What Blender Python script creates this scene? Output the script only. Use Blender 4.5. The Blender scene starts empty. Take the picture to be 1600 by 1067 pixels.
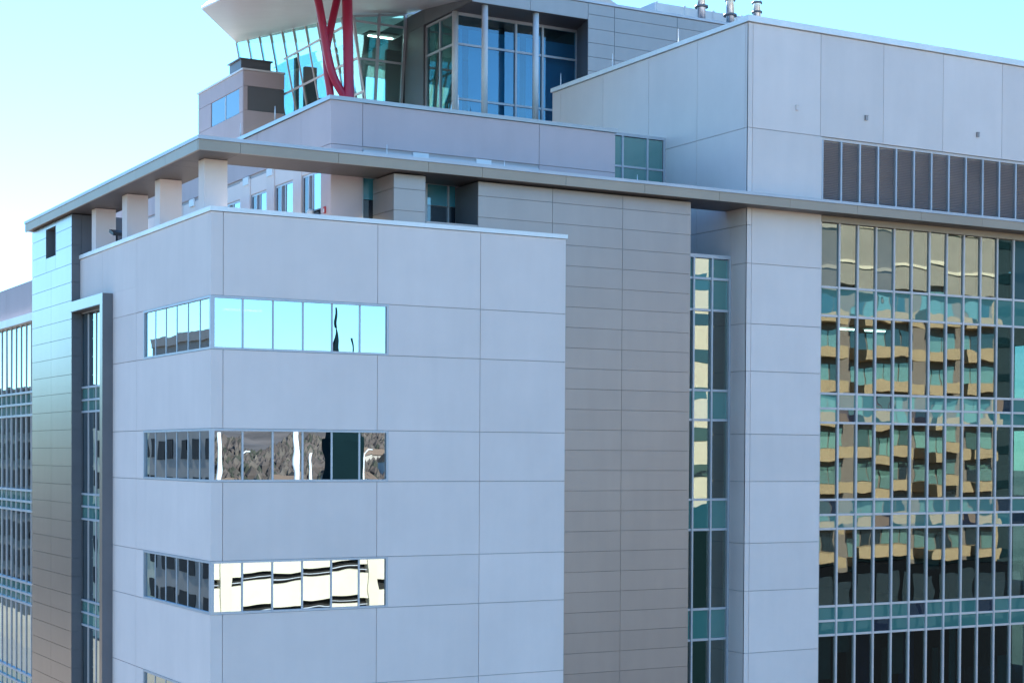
import bpy, math, random
from mathutils import Matrix, Vector
random.seed(7)
S = bpy.context.scene
COL = S.collection
rad = math.radians

# ------------------------------------------------------------------ camera
cam = bpy.data.cameras.new("camera")
cam.lens = 58.771; cam.sensor_width = 36; cam.sensor_fit = 'HORIZONTAL'
cam.shift_y = 0.1400; cam.clip_start = 0.5; cam.clip_end = 6000
co = bpy.data.objects.new("camera", cam); COL.objects.link(co)
yaw, pit, rol = rad(29.4784), rad(0.9959), rad(0.3057)
def _m(a): return Matrix(a)
A_ = _m(((math.cos(yaw), -math.sin(yaw), 0), (0, 0, -1), (math.sin(yaw), math.cos(yaw), 0)))
P_ = _m(((1, 0, 0), (0, math.cos(pit), -math.sin(pit)), (0, math.sin(pit), math.cos(pit))))
Q_ = _m(((math.cos(rol), -math.sin(rol), 0), (math.sin(rol), math.cos(rol), 0), (0, 0, 1)))
W_ = Q_ @ P_ @ A_
cm = Matrix((W_[0], -W_[1], -W_[2])).transposed().to_4x4()
cm.translation = Vector((-18.156, -51.968, 24.0))
co.matrix_world = cm
S.camera = co

# ------------------------------------------------------------------ light
SUN_EL, SUN_AZ = 33.0, 2.5          # azimuth measured from +Y towards +X
w = bpy.data.worlds.new("World"); S.world = w; w.use_nodes = True
nt = w.node_tree; nt.nodes.clear()
out = nt.nodes.new("ShaderNodeOutputWorld"); bg = nt.nodes.new("ShaderNodeBackground")
sky = nt.nodes.new("ShaderNodeTexSky"); sky.sky_type = 'NISHITA'; sky.sun_disc = False
sky.sun_elevation = rad(SUN_EL); sky.sun_rotation = rad(SUN_AZ)
sky.air_density = 1.0; sky.dust_density = 0.0; sky.ozone_density = 3.0; sky.altitude = 100
tint = nt.nodes.new("ShaderNodeMix"); tint.data_type = 'RGBA'; tint.blend_type = 'MULTIPLY'
tint.inputs[0].default_value = 1.0; tint.inputs[7].default_value = (0.60, 0.93, 1.12, 1)
nt.links.new(sky.outputs[0], tint.inputs[6]); nt.links.new(tint.outputs[2], bg.inputs[0])
bg.inputs[1].default_value = 0.11; nt.links.new(bg.outputs[0], out.inputs[0])
sl = bpy.data.lights.new("sun", 'SUN'); sl.energy = 5.0; sl.angle = rad(0.53); sl.color = (1.0, 0.93, 0.83)
so = bpy.data.objects.new("sun", sl); COL.objects.link(so)
sd = Vector((math.sin(rad(SUN_AZ)) * math.cos(rad(SUN_EL)), math.cos(rad(SUN_AZ)) * math.cos(rad(SUN_EL)), math.sin(rad(SUN_EL))))
so.rotation_euler = sd.to_track_quat('Z', 'Y').to_euler(); so.location = (0, 60, 90)
S.view_settings.view_transform = 'Standard'; S.view_settings.look = 'None'
S.view_settings.exposure = 1.66; S.view_settings.gamma = 1; S.view_settings.use_curve_mapping = False
S.render.engine = 'CYCLES'
S.cycles.max_bounces = 10; S.cycles.transparent_max_bounces = 12; S.cycles.glossy_bounces = 5
S.cycles.caustics_reflective = False; S.cycles.caustics_refractive = False

# ------------------------------------------------------------------ materials
MATS = {}
def newmat(name):
    m = bpy.data.materials.new(name); m.use_nodes = True; m.node_tree.nodes.clear(); MATS[name] = m
    return m, m.node_tree.nodes, m.node_tree.links
def surf(name, col, rough=0.7, metal=0.0, var=0.08, scale=0.6, streak=0.0, bump=0.0, bscale=40, objvar=0.04, spec=0.5, wear=None):
    """principled surface: world-space cloudy tone variation, optional rain streaks, per-object tone shift"""
    m, N, L = newmat(name)
    o = N.new("ShaderNodeOutputMaterial"); p = N.new("ShaderNodeBsdfPrincipled"); L.new(p.outputs[0], o.inputs[0])
    p.inputs["Roughness"].default_value = rough; p.inputs["Metallic"].default_value = metal
    p.inputs["Specular IOR Level"].default_value = spec
    g = N.new("ShaderNodeNewGeometry")
    n1 = N.new("ShaderNodeTexNoise"); n1.inputs["Scale"].default_value = scale; n1.inputs["Detail"].default_value = 6
    n1.inputs["Roughness"].default_value = 0.6
    L.new(g.outputs["Position"], n1.inputs["Vector"])
    mr = N.new("ShaderNodeMapRange"); mr.inputs[1].default_value = 0.3; mr.inputs[2].default_value = 0.7
    mr.inputs[3].default_value = 1 - var; mr.inputs[4].default_value = 1 + var
    L.new(n1.outputs[0], mr.inputs[0]); val = mr.outputs[0]
    if streak:
        mp = N.new("ShaderNodeMapping"); mp.inputs["Scale"].default_value = (1.7, 1.7, 0.22)
        L.new(g.outputs["Position"], mp.inputs[0])
        n2 = N.new("ShaderNodeTexNoise"); n2.inputs["Scale"].default_value = 1.2; n2.inputs["Detail"].default_value = 5
        L.new(mp.outputs[0], n2.inputs["Vector"])
        m2 = N.new("ShaderNodeMapRange"); m2.inputs[1].default_value = 0.35; m2.inputs[2].default_value = 0.7
        m2.inputs[3].default_value = 1 + streak * 0.4; m2.inputs[4].default_value = 1 - streak
        L.new(n2.outputs[0], m2.inputs[0])
        mm = N.new("ShaderNodeMath"); mm.operation = 'MULTIPLY'; L.new(val, mm.inputs[0]); L.new(m2.outputs[0], mm.inputs[1]); val = mm.outputs[0]
    if objvar:
        oi = N.new("ShaderNodeObjectInfo"); m3 = N.new("ShaderNodeMapRange")
        m3.inputs[3].default_value = 1 - objvar; m3.inputs[4].default_value = 1 + objvar
        L.new(oi.outputs["Random"], m3.inputs[0])
        mm = N.new("ShaderNodeMath"); mm.operation = 'MULTIPLY'; L.new(val, mm.inputs[0]); L.new(m3.outputs[0], mm.inputs[1]); val = mm.outputs[0]
    mx = N.new("ShaderNodeVectorMath"); mx.operation = 'SCALE'; mx.inputs[0].default_value = col
    L.new(val, mx.inputs["Scale"]); L.new(mx.outputs[0], p.inputs["Base Color"])
    if bump:
        nb = N.new("ShaderNodeTexNoise"); nb.inputs["Scale"].default_value = bscale; nb.inputs["Detail"].default_value = 4
        L.new(g.outputs["Position"], nb.inputs["Vector"])
        b = N.new("ShaderNodeBump"); b.inputs["Strength"].default_value = 1; b.inputs["Distance"].default_value = bump
        L.new(nb.outputs[0], b.inputs["Height"]); L.new(b.outputs[0], p.inputs["Normal"])
    return m
def glass(name, refl, rcol, tcol, wave=0.004, opaque=None, wscale=0.9):
    """coated glazing: mirror share grows with angle; the rest shows what is behind (or an opaque backing)"""
    m, N, L = newmat(name)
    o = N.new("ShaderNodeOutputMaterial"); mix = N.new("ShaderNodeMixShader"); L.new(mix.outputs[0], o.inputs[0])
    lw = N.new("ShaderNodeLayerWeight"); pw = N.new("ShaderNodeMath"); pw.operation = 'POWER'; pw.inputs[1].default_value = 5
    L.new(lw.outputs["Facing"], pw.inputs[0])
    mr = N.new("ShaderNodeMapRange"); mr.inputs[3].default_value = refl; mr.inputs[4].default_value = 1.0
    L.new(pw.outputs[0], mr.inputs[0]); L.new(mr.outputs[0], mix.inputs[0])
    if opaque:
        t = N.new("ShaderNodeBsdfDiffuse"); t.inputs[0].default_value = (*opaque, 1)
    else:
        t = N.new("ShaderNodeBsdfTransparent"); t.inputs[0].default_value = (*tcol, 1)
    gl = N.new("ShaderNodeBsdfGlossy"); gl.inputs["Color"].default_value = (*rcol, 1); gl.inputs["Roughness"].default_value = 0.0
    g = N.new("ShaderNodeNewGeometry"); oi = N.new("ShaderNodeObjectInfo")
    sc = N.new("ShaderNodeMath"); sc.operation = 'MULTIPLY'; sc.inputs[1].default_value = 37.0; L.new(oi.outputs["Random"], sc.inputs[0])
    ad = N.new("ShaderNodeVectorMath"); ad.operation = 'ADD'; L.new(g.outputs["Position"], ad.inputs[0]); L.new(sc.outputs[0], ad.inputs[1])
    n = N.new("ShaderNodeTexNoise"); n.inputs["Scale"].default_value = wscale; n.inputs["Detail"].default_value = 1.0
    L.new(ad.outputs[0], n.inputs["Vector"])
    b = N.new("ShaderNodeBump"); b.inputs["Strength"].default_value = 1; b.inputs["Distance"].default_value = wave
    L.new(n.outputs[0], b.inputs["Height"]); L.new(b.outputs[0], gl.inputs["Normal"])
    L.new(t.outputs[0], mix.inputs[1]); L.new(gl.outputs[0], mix.inputs[2])
    return m
def lamp_mat(name, col, s):
    m, N, L = newmat(name); o = N.new("ShaderNodeOutputMaterial"); e = N.new("ShaderNodeEmission")
    e.inputs[0].default_value = (*col, 1); e.inputs[1].default_value = s; L.new(e.outputs[0], o.inputs[0]); return m

concrete = surf("precast_concrete", (0.83, 0.705, 0.665), 0.8, var=0.04, scale=0.35, streak=0.02, bump=0.002, bscale=60, objvar=0.035)
concrete_lilac = surf("warm_precast_concrete", (0.55, 0.455, 0.465), 0.8, var=0.05, scale=0.4, streak=0.02, bump=0.002, objvar=0.015)
joint = surf("sealant", (0.48, 0.45, 0.46), 0.9, objvar=0)
metal_grey = surf("grey_metal_cladding", (0.355, 0.315, 0.305), 0.30, metal=0.92, var=0.04, scale=0.3, streak=0.03, bump=0.0006, bscale=3, objvar=0.03)
metal_matt = surf("matt_grey_metal_cladding", (0.375, 0.325, 0.31), 0.42, metal=0.7, var=0.04, scale=0.3, streak=0.03, objvar=0.025)
metal_dark = surf("dark_grey_metal", (0.17, 0.17, 0.185), 0.5, metal=0.3, objvar=0.02)
beige_metal = surf("champagne_metal_fascia", (0.40, 0.32, 0.255), 0.5, metal=0.3, var=0.05, objvar=0.03)
soffit_m = surf("brown_grey_soffit", (0.12, 0.105, 0.105), 0.5, metal=0.3, objvar=0.03)
alu = surf("anodised_aluminium", (0.50, 0.51, 0.55), 0.45, metal=0.3, objvar=0.02)
alu_warm = surf("painted_mullion", (0.66, 0.59, 0.575), 0.5, metal=0.1, objvar=0.02)
coping_m = surf("white_metal_coping", (0.88, 0.88, 0.88), 0.4, metal=0.0, objvar=0.02)
white_m = surf("white_painted_metal", (0.75, 0.76, 0.78), 0.5, objvar=0.02)
white_roof = surf("white_roof_soffit", (0.60, 0.57, 0.57), 0.45, metal=0.2, var=0.04, objvar=0)
red_m = surf("red_painted_steel", (0.44, 0.014, 0.065), 0.4, objvar=0.03)
steel = surf("stainless_steel", (0.75, 0.76, 0.78), 0.25, metal=0.9, objvar=0.02)
louvre_m = surf("grey_louvre", (0.40, 0.36, 0.375), 0.6, metal=0.2, objvar=0.04)
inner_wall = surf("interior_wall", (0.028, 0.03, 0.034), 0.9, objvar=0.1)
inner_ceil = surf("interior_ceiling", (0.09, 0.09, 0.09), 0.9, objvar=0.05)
blind_blue = surf("roller_blind_fabric", (0.45, 0.62, 0.70), 0.9, objvar=0.05)
blind_warm = surf("pale_blind_fabric", (0.42, 0.41, 0.37), 0.9, objvar=0.1)
blue_fab = surf("blue_partition", (0.03, 0.10, 0.32), 0.8)
navy = surf("navy_fabric", (0.03, 0.10, 0.32), 0.9)
teal_fab = surf("teal_fabric", (0.25, 0.60, 0.60), 0.9)
taupe_fab = surf("taupe_fabric", (0.36, 0.31, 0.27), 0.9)
roofing = surf("roof_gravel", (0.30, 0.29, 0.28), 0.95, var=0.15, scale=3)
glass_mirror = glass("mirror_glass", 0.50, (0.76, 0.92, 1.0), (0.13, 0.19, 0.21), 0.0011)
glass_teal = glass("green_tinted_glass", 0.22, (0.95, 1.0, 0.93), (0.36, 0.52, 0.52), 0.0020, wscale=0.8)
glass_clear = glass("clear_green_glass", 0.20, (0.9, 1.0, 1.0), (0.62, 0.86, 0.84), 0.002)
glass_blue = glass("blue_tinted_glass", 0.13, (0.8, 0.95, 1.0), (0.36, 0.66, 0.78), 0.003)
spandrel_teal = glass("teal_spandrel_glass", 0.22, (0.92, 1, 0.95), None, 0.0032, opaque=(0.065, 0.215, 0.195))
spandrel_dark = glass("dark_spandrel_glass", 0.12, (0.9, 0.97, 1), None, 0.0032, opaque=(0.025, 0.033, 0.05))
span_blue = glass("blue_spandrel_glass", 0.15, (.9, .97, 1), None, 0.002, opaque=(0.06, 0.27, 0.36))
span_grey = glass("grey_teal_glass", 0.12, (.9, 1, .97), None, 0.002, opaque=(0.05, 0.10, 0.11))
lamp_white = lamp_mat("ceiling_lamp", (1, 0.97, 0.88), 9)
red_plain = surf("red_alarm", (0.5, 0.04, 0.05), 0.5)
black_m = surf("black_plastic", (0.03, 0.03, 0.035), 0.5)
cream = surf("cream_concrete", (0.62, 0.55, 0.42), 0.85, var=0.05)
tan = surf("tan_precast", (0.36, 0.26, 0.15), 0.85, var=0.08)
brown_grey = surf("taupe_precast", (0.17, 0.14, 0.12), 0.85, var=0.08)
office_grey = surf("grey_stone", (0.36, 0.29, 0.26), 0.85, var=0.08)
dark_pane = surf("dark_far_window", (0.03, 0.03, 0.035), 0.8, spec=0.1)
dark_glass = glass("dark_far_glass", 0.15, (0.8, 0.95, 1), None, 0.003, opaque=(0.01, 0.02, 0.03))
teal_far = glass("teal_far_glass", 0.2, (0.8, 1, 1), None, 0.003, opaque=(0.10, 0.19, 0.18))
deck_dark = surf("dark_opening", (0.012, 0.011, 0.010), 0.9)
steeple_m = surf("dark_green_copper", (0.006, 0.018, 0.022), 0.95, spec=0.05)

# ------------------------------------------------------------------ helpers
ORG = {}                                   # world origin of every object, for parenting
CACHE = {}
def tag(o, label=None, cat=None, group=None, kind=None):
    if label: o['label'] = label
    if cat: o['category'] = cat
    if group: o['group'] = group
    if kind: o['kind'] = kind
    return o
def place(o, org, parent):
    COL.objects.link(o); ORG[o.name] = Vector(org)
    if parent is not None:
        o.parent = parent; o.location = Vector(org) - ORG[parent.name]
    else: o.location = org
    return o
def empty(name, org, label=None, cat=None, group=None, parent=None):
    o = bpy.data.objects.new(name, None); o.empty_display_size = 0.3
    place(o, org, parent); return tag(o, label, cat, group)
def mesh_obj(name, verts, faces, mat, parent=None, org=None, mats=None, fm=None):
    if org is None:
        org = Vector((0, 0, 0)) if parent is None else ORG[parent.name]
    me = bpy.data.meshes.new(name); me.from_pydata([Vector(v) - Vector(org) for v in verts], [], faces)
    for mm in (mats or [mat]): me.materials.append(mm)
    if fm:
        for i, k in enumerate(fm): me.polygons[i].material_index = k
    me.update(); o = bpy.data.objects.new(name, me); return place(o, org, parent)
BF = [(0, 3, 2, 1), (4, 5, 6, 7), (0, 1, 5, 4), (1, 2, 6, 5), (2, 3, 7, 6), (3, 0, 4, 7)]
def bverts(b):
    x0, x1, y0, y1, z0, z1 = b
    return [(x0, y0, z0), (x1, y0, z0), (x1, y1, z0), (x0, y1, z0), (x0, y0, z1), (x1, y0, z1), (x1, y1, z1), (x0, y1, z1)]
def boxes(name, bs, mat, parent=None, org=None):
    """several boxes joined into one mesh"""
    V, F = [], []
    for b in bs:
        k = len(V); V += bverts(b); F += [tuple(i + k for i in f) for f in BF]
    return mesh_obj(name, V, F, mat, parent, org)
def box(name, b, mat, parent=None, tilt=0.0):
    """one box piece; alike pieces share their mesh"""
    x0, x1, y0, y1, z0, z1 = b
    d = (round(x1 - x0, 3), round(y1 - y0, 3), round(z1 - z0, 3)); key = (d, mat.name)
    me = CACHE.get(key)
    if me is None:
        me = bpy.data.meshes.new(name)
        me.from_pydata(bverts((-d[0] / 2, d[0] / 2, -d[1] / 2, d[1] / 2, -d[2] / 2, d[2] / 2)), [], BF)
        me.materials.append(mat); me.update(); CACHE[key] = me
    o = bpy.data.objects.new(name, me)
    place(o, ((x0 + x1) / 2, (y0 + y1) / 2, (z0 + z1) / 2), parent)
    if tilt: o.rotation_euler = (random.gauss(0, tilt) if d[1] < d[0] else 0, random.gauss(0, tilt) if d[0] < d[1] else 0, random.gauss(0, tilt))
    return o
def prism(name, poly, z0, z1, mat, parent=None, org=None):
    n = len(poly); V = [(x, y, z0) for x, y in poly] + [(x, y, z1) for x, y in poly]
    F = [tuple(range(n - 1, -1, -1)), tuple(range(n, 2 * n))] + [(i, (i + 1) % n, n + (i + 1) % n, n + i) for i in range(n)]
    return mesh_obj(name, V, F, mat, parent, org)
def tube(name, pts, r, mat, parent=None, seg=12, rs=None, smooth=True):
    V, F = [], []
    P = [Vector(p) for p in pts]
    for i, p in enumerate(P):
        t = (P[min(i + 1, len(P) - 1)] - P[max(i - 1, 0)]).normalized()
        a = t.cross(Vector((0, 1, 0)) if abs(t.y) < .9 else Vector((1, 0, 0))).normalized(); b = t.cross(a)
        rr = rs[i] if rs else r
        V += [p + (a * math.cos(k * 2 * math.pi / seg) + b * math.sin(k * 2 * math.pi / seg)) * rr for k in range(seg)]
    for i in range(len(P) - 1):
        F += [(i * seg + k, i * seg + (k + 1) % seg, (i + 1) * seg + (k + 1) % seg, (i + 1) * seg + k) for k in range(seg)]
    F += [tuple(range(seg - 1, -1, -1)), tuple(range(len(V) - seg, len(V)))]
    o = mesh_obj(name, V, F, mat, parent, None if parent else pts[0])
    for p in o.data.polygons: p.use_smooth = len(p.vertices) == 4 and smooth
    return o
G = 0.011                                    # half joint

# face helpers: panel on a front (facing -y) or left (facing -x) wall
def fpanel(name, x0, x1, z0, z1, y, mat, parent, th=0.05, g=G):
    return box(name, (x0 + g, x1 - g, y, y + th, z0 + g, z1 - g), mat, parent)
def lpanel(name, y0, y1, z0, z1, x, mat, parent, th=0.05, g=G):
    return box(name, (x, x + th, y0 + g, y1 - g, z0 + g, z1 - g), mat, parent)

# ------------------------------------------------------------------ ground and streets
def sheet(name, x0, x1, y0, y1, z, mat):
    return tag(mesh_obj(name, [(x0, y0, z), (x1, y0, z), (x1, y1, z), (x0, y1, z)], [(0, 1, 2, 3)], mat), kind='structure')
grd = surf("dry_winter_ground", (0.17, 0.145, 0.11), 0.95, var=0.3, scale=0.02)
asphalt = surf("asphalt", (0.06, 0.06, 0.06), 0.9, var=0.15, scale=0.4)
paving = surf("pavement_concrete", (0.26, 0.24, 0.22), 0.9, var=0.1, scale=0.4)
sheet("ground", -2500, 2500, -2500, 2500, 0, grd)
boxes("pavement", [(-14, 60, -14, 70, 0.02, 0.14)], paving)['kind'] = 'structure'
sheet("road", -200, 260, -28, -18, 0.008, asphalt)
boxes("road_marking", [(x, x + 3, -23.1, -22.9, 0.009, 0.014) for x in range(-190, 250, 9)], white_m)['kind'] = 'structure'
sheet("side_road", -30, -20, -15, 240, 0.004, asphalt)
# wooded hills on the horizon
def hz(x, y):
    t = max(0.0, min(1.0, (-520 - y) / 720))
    k = 0.74 + 0.14 * math.sin(x * 0.006 + t * 5) + 0.08 * math.sin(x * 0.021 + 11 * t) + 0.05 * math.sin(x * 0.05 + 3 * t)
    return t ** 0.8 * 58 * k
V, F = [], []
nx, ny = 160, 14
for j in range(ny):
    for i in range(nx):
        x = -1500 + i * 3600 / (nx - 1); y = -518 - j * 56
        V.append((x, y, hz(x, y) - (0.4 if j == 0 else 0)))
for j in range(ny - 1):
    for i in range(nx - 1):
        a = j * nx + i; F.append((a, a + 1, a + nx + 1, a + nx))
hill_m = surf("bare_winter_woodland", (0.12, 0.095, 0.085), 1.0, var=0.45, scale=0.03)
tag(mesh_obj("hills", V, F, hill_m), kind='structure')
V, F, FM = [], [], []
for k in range(26000):                         # far-off bare wood: small rounded twiggy clumps, one mass
    y = -random.uniform(420, 1200); x = random.uniform(-40, 330) + (-y - 250) * .62
    h = random.uniform(3, 7) * (1 + (-y - 420) / 900); r = random.uniform(.9, 1.9) * (1 + (-y - 420) / 700); z0 = hz(x, y); b = len(V); m_ = random.choice((0, 0, 1, 2))
    V.append((x, y, z0 + h))
    V += [(x + r * random.uniform(.7, 1.1) * math.cos(i * 1.2566), y + r * math.sin(i * 1.2566), z0 + h * random.uniform(.55, .8)) for i in range(5)]
    V += [(x + r * .8 * math.cos(i * 1.2566), y + r * .8 * math.sin(i * 1.2566), z0) for i in range(5)]
    for i in range(5):
        j = (i + 1) % 5; F += [(b, b + 1 + i, b + 1 + j), (b + 1 + i, b + 6 + i, b + 6 + j, b + 1 + j)]; FM += [m_, m_]
tag(mesh_obj("distant_woods", V, F, None, mats=[surf("bare_twigs", (0.10, 0.075, 0.065), 1.0, var=0.4, scale=0.05), surf("pale_twigs", (0.125, 0.098, 0.08), 1.0, var=0.4, scale=0.05), surf("evergreens", (0.05, 0.05, 0.036), 1.0, var=0.3, scale=0.05)], fm=FM), kind='stuff')
V, F, FM = [], [], []
for k in range(420):                          # far-off suburb roofs
    y = -random.uniform(200, 760); x = random.uniform(20, 380) + (-y - 200) * .6; z0 = hz(x, y); a, b_, h = random.uniform(5, 11), random.uniform(4, 7), random.uniform(5, 12); m_ = random.choice((0, 0, 1))
    q = len(V); V += bverts((x - a, x + a, y - b_, y + b_, z0 - 1, z0 + h)); F += [tuple(i + q for i in f) for f in BF]; FM += [m_] * 6
    q = len(V); V += [(x - a - .5, y + b_ + .5, z0 + h), (x + a + .5, y + b_ + .5, z0 + h), (x + a + .5, y - b_ - .5, z0 + h), (x - a - .5, y - b_ - .5, z0 + h), (x - a, y, z0 + h + 3), (x + a, y, z0 + h + 3)]
    F += [(q, q + 1, q + 5, q + 4), (q + 2, q + 3, q + 4, q + 5), (q + 1, q + 2, q + 5), (q + 3, q, q + 4)]; FM += [2] * 4
tag(mesh_obj("distant_roofs", V, F, None, mats=[surf("pale_house_walls", (0.45, 0.38, 0.32), 0.9, var=0.2, scale=0.02), surf("white_house_walls", (0.6, 0.58, 0.55), 0.9), surf("brown_shingles", (0.20, 0.13, 0.09), 0.9, var=0.3, scale=0.02)], fm=FM), kind='stuff')

# ------------------------------------------------------------------ the office building
BLD = empty("office_building", (0, 0, 0), "large pale precast and grey metal office building with ribbon windows, roof canopy and glass penthouse", "building")
HEAD = [29.15, 24.84, 20.53, 16.22, 11.91]
SILL = [27.41, 23.10, 18.79, 14.48, 10.17]
# --- projecting concrete bay
bay_core = []
ZB = 8.6
bands = [(29.15, 31.86)] + [(HEAD[i + 1], SILL[i]) for i in range(4)] + [(ZB, SILL[4])]
for z0, z1 in bands:
    bay_core.append((0.05, 13.35, 0.05, 0.45, z0 + .01, z1 - .01))
    bay_core.append((0.05, 0.45, 0.451, 11.5, z0 + .01, z1 - .01))
    if z0 > 28: bay_core.append((0.05, 0.45, 11.501, 15.9, 30.14, z1 - .01))
for z0, z1 in zip(SILL, HEAD):                # solid wall beside the windows
    bay_core.append((6.36, 13.35, 0.05, 0.449, z0 - .009, z1 + .009))
    bay_core.append((0.05, 0.449, 7.26, 11.5 if z1 < 29 else 11.5, z0 - .009, z1 + .009))
bay_core.append((13.0, 13.35, 0.45, 0.9, 0, 31.85))
bay_core += [(0.05, 13.35, 0.05, 0.45, 0, ZB), (0.05, 0.45, 0.451, 11.5, 0, ZB)]
BAY = boxes("projecting_bay", bay_core, joint, BLD)
def corner_panel(z0, z1, yl, xf, par=None, mat=concrete, x=0.0, y=0.0, th=0.05):
    g = G
    return boxes("concrete_panel", [(x, x + th, y + th + .0005, y + yl - g, z0 + g, z1 - g), (x, x + xf - g, y, y + th, z0 + g, z1 - g)], mat, par, (x, y, z0))
for i, (z0, z1) in enumerate(bands):
    for a, b in ((0.41, 5.92), (5.92, 9.9), (9.9, 13.42)): fpanel("concrete_panel", a, b, z0, z1, 0, concrete, BAY)
    corner_panel(z0, z1, 8.15, 0.41, BAY)
    if i == 0:
        lpanel("concrete_panel", 8.15, 11.56, z0, 30.12, 0, concrete, BAY, g=.002); lpanel("concrete_panel", 8.15, 12.6, 30.12, z1, 0, concrete, BAY, g=.002); lpanel("concrete_panel", 12.6, 15.97, 30.12, z1, 0, concrete, BAY)
    else: lpanel("concrete_panel", 8.15, 11.56, z0, z1, 0, concrete, BAY)
for z0, z1 in zip(SILL, HEAD):
    for a, b in ((6.32, 9.9), (9.9, 13.42)): fpanel("concrete_panel", a, b, z0, z1, 0, concrete, BAY)
    lpanel("concrete_panel", 7.22, 8.15, z0, z1, 0, concrete, BAY); lpanel("concrete_panel", 8.15, 11.56, z0, z1, 0, concrete, BAY)
boxes("coping", [(-.05, 13.47, -.05, 0.55, 31.87, 32.02), (-.05, 0.55, 0.551, 16.0, 31.87, 32.02)], coping_m, BAY)
boxes("lower_wall", [(0, 13.42, 0, .049, 0, ZB - .02), (0, .049, .05, 11.56, 0, ZB - .02)], concrete, BAY)
# terrace deck and inner faces
boxes("roof_terrace", [(0.46, 6.6, 0.46, 22.0, 30.7, 30.85), (6.6, 19, 1.9, 22, 30.7, 30.85), (19, 21.9, 4.7, 22, 30.7, 30.85)], roofing, BLD)
# --- ribbon windows
FX = [0.10, 1.10, 2.15, 3.21, 4.26, 5.28, 6.27]
LY = [0.10, 1.22, 2.42, 3.62, 4.80, 6.0, 7.17]
for r in range(5):
    z0, z1 = SILL[r], HEAD[r]; t = 0.075; d0 = -.015
    fr = [(0.1201, 6.34, d0, .12, z1 - t, z1), (0.1201, 6.34, d0, .12, z0, z0 + t), (6.34 - t, 6.34, d0 + .003, .12, z0 + t, z1 - t),
          (d0, .12, .1201, 7.24, z1 - t, z1 + .0), (d0, .12, .1201, 7.24, z0, z0 + t), (d0 + .003, .12, 7.24 - t, 7.239, z0 + t, z1 - t),
          (d0, .12, d0, .12, z0 - .001, z1 + .001)]
    win = boxes("ribbon_window", fr, alu, BLD, (0, 0, z0))
    for k in range(1, 6):
        box("mullion", (FX[k] - .032, FX[k] + .032, .035, .11, z0 + t, z1 - t), alu, win)
        box("mullion", (.04, .11, LY[k] - .035, LY[k] + .035, z0 + t, z1 - t), alu, win)
    for k in range(6):
        box("window_pane", (FX[k] + .02, FX[k + 1] - .02, .055, .065, z0 + .05, z1 - .05), glass_mirror, win, tilt=0.0014)
        box("window_pane", (.055, .065, LY[k] + .02, LY[k + 1] - .02, z0 + .05, z1 - .05), glass_mirror, win, tilt=0.0014)
# rooms behind the ribbon windows
room = []
for r in range(5):
    room.append((0.46, 12.9, 0.46, 15.8, HEAD[r] + .12, HEAD[r] + 1.4)); 
room.append((0.46, 12.9, 0.46, 15.8, SILL[4] - 2, SILL[4] - .9))
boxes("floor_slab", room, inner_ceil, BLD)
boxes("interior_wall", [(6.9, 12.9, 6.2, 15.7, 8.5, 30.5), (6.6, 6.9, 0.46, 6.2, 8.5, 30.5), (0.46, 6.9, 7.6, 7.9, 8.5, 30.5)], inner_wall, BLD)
boxes("ceiling_light", [(2.1, 3.5, 4.6, 4.75, 29.1, 29.16)], lamp_white, BLD)
boxes("ceiling_light", [(1.2, 2.6, 3.2, 3.3, 20.5, 20.56)], lamp_white, BLD)

# --- portal frame and stair glazing on the left flank
PF = boxes("portal_frame", [(-.4, .6, 11.2, 15.84, 29.72, 30.12), (-.4, .6, 11.2, 11.56, 0, 29.719)], metal_grey, BLD, (0, 11.2, 0))
boxes("dark_reflection_skin", [(-.398, -.001, 11.17, 11.199, .2, 30.1)], metal_dark, PF)  # darker metal paints in the dark reflections on the jamb's street-facing side
boxes("soffit_panel", [(-.39, .04, 11.57, 15.83, 29.695, 29.715)], soffit_m, PF)
SG = empty("stair_glazing", (0.08, 13.5, 20), parent=BLD)
TL = [29.70, 26.67, 26.16, 25.69, 22.37, 21.87, 21.36, 18.07, 17.58, 17.07, 13.77, 13.28, 12.77, 9.4, 0.2]
YM = [11.57, 12.5, 13.8, 14.92, 15.83]
for z in TL[:-1]: box("transom", (0.05, .2, 11.565, 15.83, z - .04, z + .04), alu, SG)
for y in YM[1:-1]: box("mullion", (0.07, .2, y - .035, y + .035, .2, 29.6), alu_warm, SG)
for i in range(len(TL) - 1):
    for k in range(4):
        m = glass_mirror if TL[i] - TL[i + 1] > 1 else spandrel_teal
        box("glass_pane", (.1, .11, YM[k] + .02, YM[k + 1] - .02, TL[i + 1] + .03, TL[i] - .03), m, SG, tilt=0.0016)
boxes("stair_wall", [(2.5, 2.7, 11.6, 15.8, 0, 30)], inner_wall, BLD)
boxes("concealed_wall", [(0.45, 12.9, 15.95, 16.2, 0, 30.6)], joint, BLD)

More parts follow.
